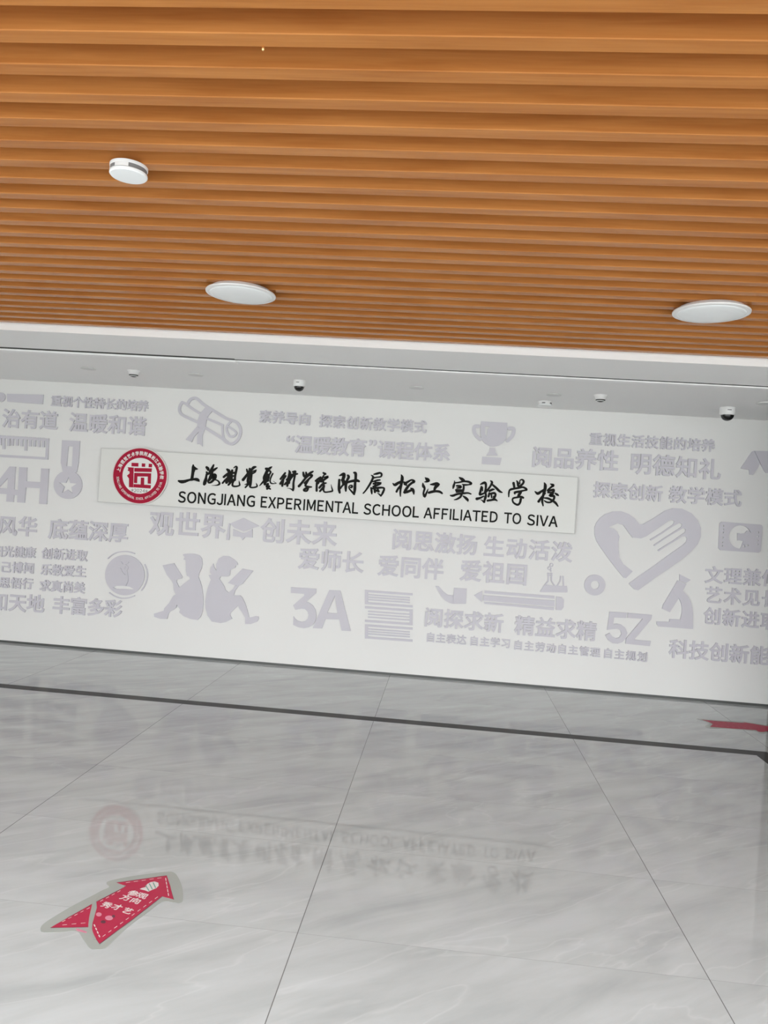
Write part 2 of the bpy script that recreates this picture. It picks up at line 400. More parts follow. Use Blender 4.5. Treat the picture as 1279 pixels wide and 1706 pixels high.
SLOGANS = [
 ('重视个性特长的培养', (93.5, 668), (238, 676.5), 18.5, 'small raised slogan 重视个性特长的培养 at the top left of the wall, beside the microphone cut-out'),
 ('治有道', (18.5, 697.5), (80.7, 700.7), 31, 'raised characters 治有道 between the microphone cut-out and the ruler cut-out'),
 ('温暖和谐', (130.5, 704), (227.6, 710), 32, 'raised slogan 温暖和谐 above the medal cut-out'),
 ('风华', (11.8, 876.3), (45.4, 877.7), 33, 'raised characters 风华 under the numeral 4H'),
 ('底蕴深厚', (96.8, 882), (196.7, 887.7), 33.5, 'raised slogan 底蕴深厚 under the medal cut-out'),
 ('阳光健康', (-4.5, 918.5), (50, 920.9), 18.5, 'small slogan 阳光健康 at the left picture edge, first of three short lines'),
 ('创新进取', (78, 922.4), (136.2, 925.7), 19, 'small slogan 创新进取 left of the dancer disc, topmost of three short lines'),
 ('克己博闻', (-10, 944.2), (47.7, 947), 18.5, 'small slogan ending 己博闻 at the left picture edge, second of three short lines'),
 ('乐教爱生', (76.7, 949.3), (133.8, 952.6), 19, 'small slogan 乐教爱生 left of the dancer disc, middle of three short lines'),
 ('慎思悟行', (-11.5, 970.2), (45.4, 972.8), 18.5, 'small slogan ending 思悟行 at the left picture edge, third of three short lines'),
 ('求真尚美', (74.6, 976.2), (131.8, 979.5), 19, 'small slogan 求真尚美 left of the dancer disc, lowest of three short lines'),
 ('知天地', (-1.7, 1003), (58.8, 1006.4), 30, 'larger characters 知天地 lowest on the wall at the left picture edge'),
 ('丰富多彩', (101.5, 1008.8), (188.3, 1014.2), 29.5, 'raised slogan 丰富多彩 below the dancer disc'),
 ('观世界', (269, 872.6), (354.7, 877), 42, 'large slogan 观世界 left of the graduation cap under the sign'),
 ('创未来', (454.4, 884.8), (540.4, 890.3), 42, 'large slogan 创未来 right of the graduation cap under the sign'),
 ('素养导向', (441.5, 694), (507.5, 698.6), 21.5, 'small slogan 素养导向 right of the diploma scroll'),
 ('探索创新教学模式', (542, 701.8), (700.3, 711.1), 22, 'small slogan 探索创新教学模式 on one line between diploma scroll and trophy'),
 ('“', (483.5, 730.7), (483.5, 730.7), 34, 'raised opening quotation mark before 温暖教育'),
 ('温暖教育', (506, 740.9), (595.9, 746.3), 31, 'raised characters 温暖教育 between quotation marks above the sign'),
 ('”', (621, 737.7), (621, 737.7), 34, 'raised closing quotation mark after 温暖教育'),
 ('课程体系', (643.6, 749.5), (735.4, 754.2), 31, 'raised slogan 课程体系 above the sign, left of the trophy'),
 ('爱师长', (514.6, 931.6), (587.5, 937.4), 37, 'raised slogan 爱师长 above the numeral 3A'),
 ('爱同伴', (647, 943.2), (721, 948.5), 37, 'raised slogan 爱同伴 in the middle of its row above the book stack'),
 ('爱祖国', (784.4, 951.5), (860.7, 957.3), 38, 'raised slogan 爱祖国 above the pencil cut-out'),
 ('阅思激扬', (669.4, 899.6), (777.8, 908.2), 36, 'raised slogan 阅思激扬 just under the right half of the sign'),
 ('生动活泼', (823, 911.6), (935.8, 919.8), 36, 'raised slogan 生动活泼 under the right end of the sign'),
 ('阅探求新', (722.3, 1029.4), (822.4, 1038.3), 33.5, 'raised slogan 阅探求新 below the pencil cut-out'),
 ('精益求精', (874, 1043), (977.3, 1051.9), 34.5, 'raised slogan 精益求精 left of the numeral 5Z'),
 ('自主表达', (716.9, 1062.2), (768.5, 1066.4), 16.8, 'tiny slogan 自主表达 first of five in the lowest line'),
 ('自主学习', (789.6, 1068.3), (842.4, 1072.3), 16.8, 'tiny slogan 自主学习 second of five in the lowest line'),
 ('自主劳动', (863, 1075.2), (918.2, 1080.3), 16.8, 'tiny slogan 自主劳动 third of five in the lowest line'),
 ('自主管理', (936.5, 1081.7), (991.7, 1087.3), 17, 'tiny slogan 自主管理 fourth of five in the lowest line'),
 ('自主规划', (1012.9, 1088.9), (1070.3, 1094.9), 17.5, 'tiny slogan 自主规划 fifth and last in the lowest line'),
 ('重视生活技能的培养', (992.6, 731.5), (1180, 742.4), 22.5, 'small slogan 重视生活技能的培养 topmost right of the sign'),
 ('阅品养性', (902.9, 762), (1013, 767.8), 36.5, 'raised slogan 阅品养性 right of the trophy above the sign corner'),
 ('明德知礼', (1067.6, 772.9), (1183, 782.2), 37.5, 'raised slogan 明德知礼 at the upper right, left of the pennant cut-out'),
 ('探索创新', (1002.4, 816.6), (1090, 822.4), 29, 'raised slogan 探索创新 just above the left lobe of the heart'),
 ('教学模式', (1129.2, 824.4), (1220.9, 830.2), 30, 'raised slogan 教学模式 just above the right lobe of the heart'),
 ('文理兼修', (1189.5, 958.5), (1285, 964), 30.5, 'slogan beginning 文理兼 at the right picture edge, top of three lines'),
 ('艺术见长', (1189, 992), (1283.5, 998.6), 30, 'slogan beginning 艺术见 at the right picture edge, middle of three lines'),
 ('创新进取', (1187, 1027), (1282, 1036), 30.5, 'slogan beginning 创新进 right of the microscope, lowest of three lines'),
 ('科技创新能力', (1130.9, 1082), (1299, 1095.5), 33.5, 'raised slogan 科技创新能 under the microscope at the lower right corner of the wall'),
]
for s in SLOGANS: slogan(*s)

# ------------------------------------------------------------------ raised picture cut-outs and numerals
def P2(pts, h=LET_H): return [on_wall(p[0], p[1], h) for p in pts]
def shape(cr, loops, h1=LET_H, h0=0.0003, sm=()):
    out = []
    for i, L in enumerate(loops):
        q = crop(*cr, L)
        if i in sm or sm is True: q = smooth_loop(q, 4)
        out.append(P2(q, max(h1, 0)))
    return prism(out, h0, h1, wallmap)
def stroke(cr, pts, w, h1=LET_H, sm=True, h0=0.0003):
    q = [(p[0], p[1], w) for p in pts]
    return brush(crop(*cr, q), h0, h1, wallmap, lambda x, y: on_wall(x, y, LET_H), sm)
def circle(cx, cy, r, n=32, ry=None, a0=0, a1=360):
    ry = ry or r
    m = n if abs(a1 - a0) >= 360 else n + 1
    return [(cx + r * math.cos(math.radians(a0 + (a1 - a0) * i / n)), cy + ry * math.sin(math.radians(a0 + (a1 - a0) * i / n))) for i in range(m)]
def cutout(name, label, parts, cat='wall decoration', group=GRP_PIC, m=None):
    t = thing(name, base_of([g for _, g in parts]), label, cat, group)
    for pn, g in parts: mesh_obj(pn, g[0], g[1], m or M_LET, t)
    return t

L1 = (0, 640, 8.127)
cutout('microphone_cutout', 'raised lilac microphone shape at the top left corner of the wall', [
    ('head', shape(L1, [circle(5, 175, 64)])),
    ('handle', shape(L1, [[(92, 130), (585, 142), (575, 270), (96, 235)]]))])
ticks = [(-460, 880), (-400, 800), (-345, 800), (-285, 805), (-230, 810), (-170, 860), (-110, 815), (-55, 820), (0, 825),
         (50, 880), (115, 835), (165, 832), (230, 832), (290, 840), (347, 900), (407, 843), (465, 845), (525, 850), (585, 852)]
cutout('ruler_cutout', 'raised lilac ruler outline with graduation marks above the numeral 4H', [
    ('ruler_frame', shape(L1, [[(-520, 663), (660, 735), (645, 1022), (-520, 957)], [(-480, 702), (624, 769), (612, 988), (-480, 925)]])),
    ('graduation', join(*[shape(L1, [[(x - 17, 690 + 0.061 * x), (x + 17, 692 + 0.061 * x), (x + 14, y), (x - 19, y)]], LET_H - 0.0005) for x, y in ticks]))])
cutout('numeral_cutout', 'large raised numeral 4H at the left picture edge', [
    ('character', shape(L1, [[(130, 1113), (208, 1118), (190, 1425), (240, 1430), (235, 1505), (188, 1500), (180, 1597), (82, 1590), (90, 1490), (-92, 1478), (-95, 1400)],
                             [(106, 1270), (98, 1412), (-18, 1402)]])),
    ('character', shape(L1, [[(258, 1122), (364, 1128), (356, 1315), (546, 1325), (555, 1140), (662, 1145), (630, 1627), (526, 1620), (540, 1408), (350, 1400), (330, 1607), (230, 1600)]]))],
    'lettering', 'large raised numerals on the white wall')
def star(cx, cy, R, r):
    return [(cx + (R if i % 2 == 0 else r) * math.sin(math.pi * i / 5 + 0.06), cy - (R if i % 2 == 0 else r) * math.cos(math.pi * i / 5 + 0.06)) for i in range(10)]
cutout('medal_cutout', 'raised lilac medal with a star-shaped hole hanging on its ribbon, left of the sign', [
    ('ribbon', shape(L1, [[(840, 758), (1080, 770), (1062, 1060), (1035, 1195), (850, 1195), (822, 1060)], [(925, 840), (986, 846), (972, 1114), (900, 1110)]], LET_H - 0.0008)),
    ('disc', shape(L1, [circle(917, 1362, 192, 40), star(918, 1378, 122, 50)]))])

D = (285, 650, 9.838)
cutout('diploma_cutout', 'raised lilac diploma scroll outline tied with a ribbon at the top of the wall', [
    ('scroll', join(stroke(D, [(262, 235), (310, 155), (385, 128), (440, 155), (530, 235), (690, 335), (900, 462), (1060, 520), (1120, 600), (1135, 690), (1095, 805), (1000, 880), (900, 850), (830, 790), (570, 622)], 46),
                    stroke(D, [(180, 198), (142, 260), (135, 340), (180, 405), (300, 465), (440, 530)], 44),
                    stroke(D, [(180, 198), (240, 225), (330, 295), (460, 375)], 40, LET_H - 0.0004),
                    stroke(D, [(590, 468), (720, 520), (838, 572)], 40, LET_H - 0.0004, False),
                    stroke(D, [(838, 572), (842, 690), (862, 790), (930, 855)], 34, LET_H - 0.0006),
                    stroke(D, [(975, 515), (910, 590), (912, 680), (960, 755), (1030, 750), (1062, 690), (940, 600)], 34, LET_H - 0.0006))),
    ('ribbon', join(shape(D, [[(560, 278), (678, 335), (625, 395), (582, 460), (560, 600), (530, 648), (470, 630), (425, 580), (432, 500), (470, 385)]], LET_H + 0.002),
                    shape(D, [[(425, 590), (340, 690), (235, 810), (335, 852), (375, 760), (485, 645)]], LET_H + 0.0015),
                    shape(D, [[(470, 630), (555, 625), (512, 740), (510, 922), (460, 880), (425, 885), (425, 750)]], LET_H + 0.001)))])

K = (250, 910, 6.732)
cutout('reading_boy_cutout', 'raised lilac silhouette of a seated boy reading, facing left', [
    ('figure', shape(K, [[(365, 95), (385, 86), (430, 82), (500, 85), (550, 102), (578, 140), (585, 200), (575, 250), (548, 305), (540, 345), (560, 395), (580, 460), (592, 550), (596, 640), (588, 730), (564, 795), (530, 828), (450, 816), (380, 787), (326, 742), (336, 710), (312, 680), (300, 655), (290, 690), (262, 712), (220, 735), (205, 755), (190, 817), (110, 815), (45, 792), (42, 757), (100, 740), (152, 723), (160, 695), (210, 640), (258, 557), (287, 540), (264, 490), (258, 425), (240, 385), (300, 373), (294, 398), (324, 462), (445, 368), (440, 344), (412, 332), (400, 270), (398, 155), (372, 150), (386, 122)]])),
    ('tablet', shape(K, [[(138, 214), (265, 190), (363, 348), (352, 362), (300, 376), (240, 388), (185, 320)]], LET_H + 0.001))])
cutout('reading_girl_cutout', 'raised lilac silhouette of a seated girl with pigtail reading, facing right', [
    ('figure', shape(K, [[(742, 275), (740, 200), (768, 138), (820, 108), (880, 112), (940, 148), (978, 188), (981, 208), (960, 215), (955, 238), (900, 265), (892, 325), (870, 340), (790, 338), (776, 368), (832, 452), (842, 490), (878, 520), (925, 482), (948, 440), (992, 443), (952, 500), (938, 550), (1010, 553), (1035, 580), (1065, 645), (1090, 720), (1110, 802), (1180, 785), (1212, 790), (1218, 815), (1200, 845), (1130, 872), (1065, 872), (1064, 800), (1030, 740), (1000, 700), (985, 665), (900, 748), (895, 770), (918, 816), (850, 850), (790, 862), (690, 845), (645, 780), (622, 700), (618, 620), (628, 540), (645, 470), (680, 375), (655, 325), (690, 318), (670, 295), (678, 240), (706, 195), (718, 238)]])),
    ('book', shape(K, [[(872, 412), (1035, 252), (1155, 275), (1035, 422), (992, 445), (930, 432)]], LET_H + 0.001))])

G = (360, 850, 15.99)
cutout('graduation_cap_cutout', 'raised lilac graduation cap with tassel between two large slogans under the sign', [
    ('cap_board', shape(G, [[(365, 358), (720, 205), (1150, 425), (960, 478), (730, 565), (480, 470)]])),
    ('cap_crown', shape(G, [[(450, 500), (640, 590), (725, 608), (800, 590), (962, 505), (962, 730), (770, 716), (700, 795), (648, 714), (445, 690)]], LET_H - 0.001)),
    ('tassel', shape(G, [[(330, 345), (368, 365), (352, 600), (362, 680), (340, 798), (268, 796), (272, 660), (295, 600)]]))])

T = (780, 690, 14.21)
cutout('trophy_cutout', 'raised lilac trophy cup with two handles above the sign', [
    ('cup', shape(T, [[(302, 168), (922, 203), (918, 430), (890, 575), (820, 680), (720, 745), (600, 768), (510, 760), (390, 690), (315, 595), (285, 440)],
                      [(395, 285), (512, 290), (455, 365), (440, 540), (392, 470)]])),
    ('handle', stroke(T, [(245, 285), (150, 290), (135, 390), (180, 500), (278, 592)], 85, LET_H)),
    ('handle', stroke(T, [(965, 335), (1065, 342), (1070, 430), (1030, 530), (925, 625)], 85, LET_H)),
    ('stem', shape(T, [[(510, 795), (625, 795), (640, 900), (695, 978), (425, 972), (490, 885)]])),
    ('base', shape(T, [[(332, 1005), (788, 1035), (748, 1202), (318, 1178)]]))])

B = (590, 970, 11.63)
def book(y0, y1, spine_left, m=2):
    """outline of one closed book seen from its edge: two cover bars, spine and page lines"""
    sl = 0.072
    def bar(ya, yb, xa=205, xb=1130): return shape(B, [[(xa, ya + sl * (xa - 205)), (xb, ya + sl * (xb - 205)), (xb, yb + sl * (xb - 205)), (xa, yb + sl * (xa - 205))]])
    parts = [bar(y0, y0 + 42), bar(y1 - 42, y1)]
    n = 3; gap = (y1 - y0 - 84) / (n + 1)
    for i in range(n): parts.append(bar(y0 + 42 + gap * (i + 1) - 12, y0 + 42 + gap * (i + 1) + 12, 265, 1075))
    xs = (205, 265) if spine_left else (1070, 1130)
    parts.append(shape(B, [[(x, y + sl * (x - 205)) for x, y in ((xs[0], y0 + 10), (xs[1], y0 + 10), (xs[1], y1 - 10), (xs[0], y1 - 10))]], LET_H - 0.0005))
    return join(*parts)
cutout('book_stack_cutout', 'pale raised stack of three closed books right of the numeral 3A', [
    ('book', book(150, 425, True)), ('book', book(465, 770, False)), ('book', book(815, 1090, True))])

N = (715, 930, 5.329)
cutout('pipe_cutout', 'raised lilac curved pipe-like shape left of the pencil tip', [
    ('bowl', shape(N, [[(218, 264), (332, 270), (325, 405), (210, 405), (214, 330)]])),
    ('pipe_stem', shape(N, [[(53, 246), (85, 250), (105, 275), (130, 302), (162, 324), (216, 331), (212, 405), (180, 398), (140, 376), (108, 340), (78, 290)]]))])
cutout('pencil_cutout', 'long raised lilac pencil lying level with its tip to the left', [
    ('tip', shape(N, [[(395, 330), (470, 290), (465, 390)]])),
    ('shaft', join(shape(N, [[(490, 288), (1110, 335), (1112, 360), (490, 312)]]), shape(N, [[(480, 328), (1112, 376), (1110, 430), (478, 376)]]), shape(N, [[(485, 388), (1105, 438), (1105, 462), (490, 405)]]))),
    ('eraser', shape(N, [[(1128, 340), (1175, 346), (1195, 370), (1192, 435), (1172, 462), (1125, 460)]]))])

A = (890, 930, 18.27)
cutout('flask_cutout', 'faint raised pair of laboratory flasks with bubbles above the pencil eraser', [
    ('flask', join(stroke(A, [(425, 460), (425, 690), (300, 850), (195, 1015)], 38, sm=False), stroke(A, [(520, 460), (520, 690), (615, 830)], 38, sm=False),
                   stroke(A, [(405, 468), (545, 468)], 30, LET_H - .0004, False), stroke(A, [(405, 520), (545, 520)], 26, LET_H - .0004, False))),
    ('flask', join(stroke(A, [(800, 555), (790, 690), (700, 835)], 36, sm=False), stroke(A, [(875, 555), (890, 850)], 36, sm=False))),
    ('liquid', shape(A, [[(275, 845), (400, 808), (560, 832), (990, 848), (1012, 990), (1000, 1042), (200, 1034), (188, 1000)]], LET_H - 0.0007)),
    ('bubble', shape(A, [circle(460, 310, 60, 20), circle(460, 310, 34, 20)])),
    ('bubble', shape(A, [circle(522, 205, 60, 20), circle(522, 205, 34, 20)])),
    ('bubble', shape(A, [circle(500, 388, 24, 14)]))])

Hh = (980, 840, 6.395)
cutout('heart_hand_cutout', 'large raised lilac heart enclosing an open white hand at the right of the wall', [
    ('heart', shape(Hh, [[(378, 784), (300, 690), (200, 560), (130, 460), (85, 390), (65, 320), (65, 245), (85, 195), (125, 145), (180, 105), (260, 77), (350, 75), (430, 105), (490, 150), (545, 213), (580, 213), (700, 145), (820, 68), (900, 42), (1000, 48), (1100, 98), (1165, 170), (1198, 255), (1198, 345), (1165, 425), (1100, 500), (1000, 585), (850, 692), (700, 792), (580, 882), (530, 918), (490, 908), (430, 846), (540, 765), (700, 655), (850, 545), (1000, 440), (1042, 400), (1050, 365), (1035, 342), (1000, 345), (870, 425), (748, 503), (738, 490), (900, 388), (1030, 297), (1037, 268), (1010, 255), (840, 352), (705, 446), (694, 436), (830, 345), (990, 243), (998, 212), (970, 200), (900, 237), (780, 318), (668, 388), (655, 376), (770, 308), (905, 213), (915, 182), (890, 165), (855, 180), (740, 258), (620, 340), (560, 365), (470, 355), (420, 290), (370, 220), (310, 205), (215, 245), (270, 262), (308, 295), (330, 345), (320, 410), (320, 480), (332, 570), (372, 640), (472, 716), (400, 788)]]))])
R7 = (960, 830, 4.009)
cutout('ring_cutout', 'small raised lilac ring left of the heart tip', [('ring', shape(R7, [circle(123, 580, 70, 40), circle(124, 579, 28, 24)]))])
cutout('numeral_cutout', 'large raised numeral 5Z left of the microscope', [
    ('character', shape(R7, [[(222, 758), (337, 766), (333, 800), (252, 797), (246, 842), (272, 838), (300, 845), (325, 865), (340, 900), (330, 938), (305, 962), (275, 972), (240, 968), (212, 948), (192, 915), (222, 900), (240, 925), (262, 936), (285, 932), (300, 910), (296, 885), (275, 872), (245, 874), (205, 880)]])),
    ('character', shape(R7, [[(345, 766), (505, 780), (500, 808), (385, 945), (497, 955), (490, 988), (328, 972), (332, 938), (442, 806), (342, 799)]]))],
    'lettering', 'large raised numerals on the white wall')
S3 = (475, 970, 10.66)
cutout('numeral_cutout', 'large raised numeral 3A right of the reading children', [
    ('character', shape(S3, [[(102, 88), (552, 115), (545, 195), (490, 242), (370, 345), (430, 368), (490, 415), (535, 490), (552, 590), (535, 690), (490, 755), (420, 800), (330, 818), (230, 800), (140, 758), (145, 605), (170, 645), (220, 685), (290, 705), (355, 690), (400, 645), (412, 580), (395, 520), (350, 478), (290, 470), (180, 490), (140, 410), (340, 235), (330, 206), (100, 190)]])),
    ('character', shape(S3, [[(780, 140), (975, 150), (1162, 868), (1000, 860), (958, 662), (712, 655), (650, 822), (488, 815)], [(882, 240), (925, 556), (745, 540)]]))],
    'lettering', 'large raised numerals on the white wall')
Mi = (1070, 940, 11.63)
cutout('microscope_cutout', 'raised lilac microscope silhouette right of the numeral 5Z', [
    ('tube', shape(Mi, [[(682, 313), (852, 388), (790, 500), (690, 680), (530, 932), (383, 862), (400, 790), (560, 520)]])),
    ('eyepiece', shape(Mi, [[(722, 195), (935, 305), (842, 365), (720, 318)]], LET_H - 0.001)),
    ('arm', shape(Mi, [[(605, 505), (625, 470), (690, 455), (745, 480), (800, 530), (880, 625), (935, 725), (965, 840), (978, 950), (978, 1160), (735, 1120), (735, 1072), (762, 960), (768, 860), (755, 770), (720, 680), (660, 612), (615, 555)]], LET_H + 0.003)),
    ('base', shape(Mi, [[(275, 1112), (520, 1116), (525, 1065), (740, 1071), (978, 1085), (978, 1255), (900, 1252), (310, 1205), (275, 1165)]]))])
Ct = (1185, 860, 13.6)
hole = circle(650, 470, 258, 30, 262, 90, 342)
cam_edge = [(850, 325), (805, 322), (755, 385), (640, 398), (640, 385), (590, 382), (590, 550), (640, 545), (725, 570), (660, 725)]
cutout('film_camera_cutout', 'raised lilac film frame tile with a movie camera, right of the heart', [
    ('tile', shape(Ct, [[(185, 160), (230, 125), (1100, 190), (1140, 205), (1158, 245), (1115, 790), (1070, 828), (205, 772), (155, 722)],
                        hole + cam_edge, [(733, 620), (762, 700), (708, 716)], circle(815, 660, 24, 12)] +
                       [circle(x, y, 20, 10) for x, y in ((265, 215), (265, 300), (255, 368), (250, 482), (242, 590), (240, 668), (1060, 365), (1048, 460), (1045, 555), (1040, 640))]))])
Tt = (1190, 740, 8.978)
cutout('pennant_cutout', 'raised lilac pair of pointed pennants cut by the right picture edge', [
    ('pennant', shape(Tt, [[(392, 362), (560, 110), (592, 98), (682, 292), (640, 370), (575, 460), (525, 455), (518, 385)]])),
    ('pennant', shape(Tt, [[(598, 98), (830, 104), (1020, 112), (1010, 440), (770, 430), (745, 400), (688, 286)]], LET_H + 0.001))])
Dn = (165, 910, 14.21)
cutout('dancer_disc_cutout', 'raised lilac disc with a dancer inside broken arcs, left of the reading boy', [
    ('disc', shape(Dn, [circle(605, 685, 465, 48, 478), [(325, 975), (390, 940), (560, 937), (720, 958), (812, 1010), (790, 1030), (600, 1014), (400, 1010)]])),
    ('dancer', join(stroke(Dn, [(520, 380), (575, 465), (600, 540)], 34, LET_H + .010), stroke(Dn, [(690, 385), (625, 420), (600, 500)], 38, LET_H + .0102), stroke(Dn, [(600, 440), (680, 500), (640, 570)], 42, LET_H + .0104),
                    stroke(Dn, [(505, 530), (550, 630), (620, 700), (645, 760)], 40, LET_H + .0106), stroke(Dn, [(640, 560), (660, 680), (668, 800), (622, 915)], 52, LET_H + .0108))),
    ('arc', stroke(Dn, [(205, 290), (300, 208), (420, 148), (600, 125), (720, 140), (832, 175)], 22)),
    ('arc', stroke(Dn, [(1075, 435), (1128, 560), (1142, 690), (1115, 830), (1060, 960), (1000, 1045)], 24)),
    ('arc', stroke(Dn, [(240, 1103), (350, 1178), (500, 1230), (640, 1232), (740, 1212), (832, 1175)], 24))])

# ------------------------------------------------------------------ the school sign
SB, SF = 0.026, 0.046                  # panel standoff: back and front face
BL, TR = on_wall(163.0, 837.5, SF), on_wall(963, 795, SF)
px0, px1 = (on_wall(168, 746, SF)[0] + BL[0]) / 2, TR[0]
pz0, pz1 = (BL[1] + on_wall(957, 888, SF)[1]) / 2, (TR[1] + on_wall(168, 746, SF)[1]) / 2
sign = thing('school_sign', ((px0 + px1) / 2, 0.0, pz0), 'long white sign board with black school name and round crimson emblem on the wall', 'sign')
mesh_obj('panel', *box(px0 + 0.004, px1 - 0.004, -SF, -SB, pz0 + 0.004, pz1 - 0.004), M_SIGN, sign)
edge = mesh_obj('edge_shade', *prism([[(px0, pz0), (px1, pz0), (px1, pz1), (px0, pz1)], [(px0 + 0.004, pz0 + 0.004), (px1 - 0.004, pz0 + 0.004), (px1 - 0.004, pz1 - 0.004), (px0 + 0.004, pz1 - 0.004)]], SB, SF + 0.0005, wallmap), M_EDGE_SHADE, sign)  # grey rim painted in place of the shadow line round the board
edge['label'] = 'thin grey rim standing in for the shadow line'
for bx in (0.08, 0.5, 0.92):
    for bz in (0.15, 0.85):
        cx_, cz_ = px0 + (px1 - px0) * bx, pz0 + (pz1 - pz0) * bz
        mesh_obj('standoff', *box(cx_ - 0.012, cx_ + 0.012, -SB - 0.001, 0.0, cz_ - 0.012, cz_ + 0.012), M_ALU, sign)
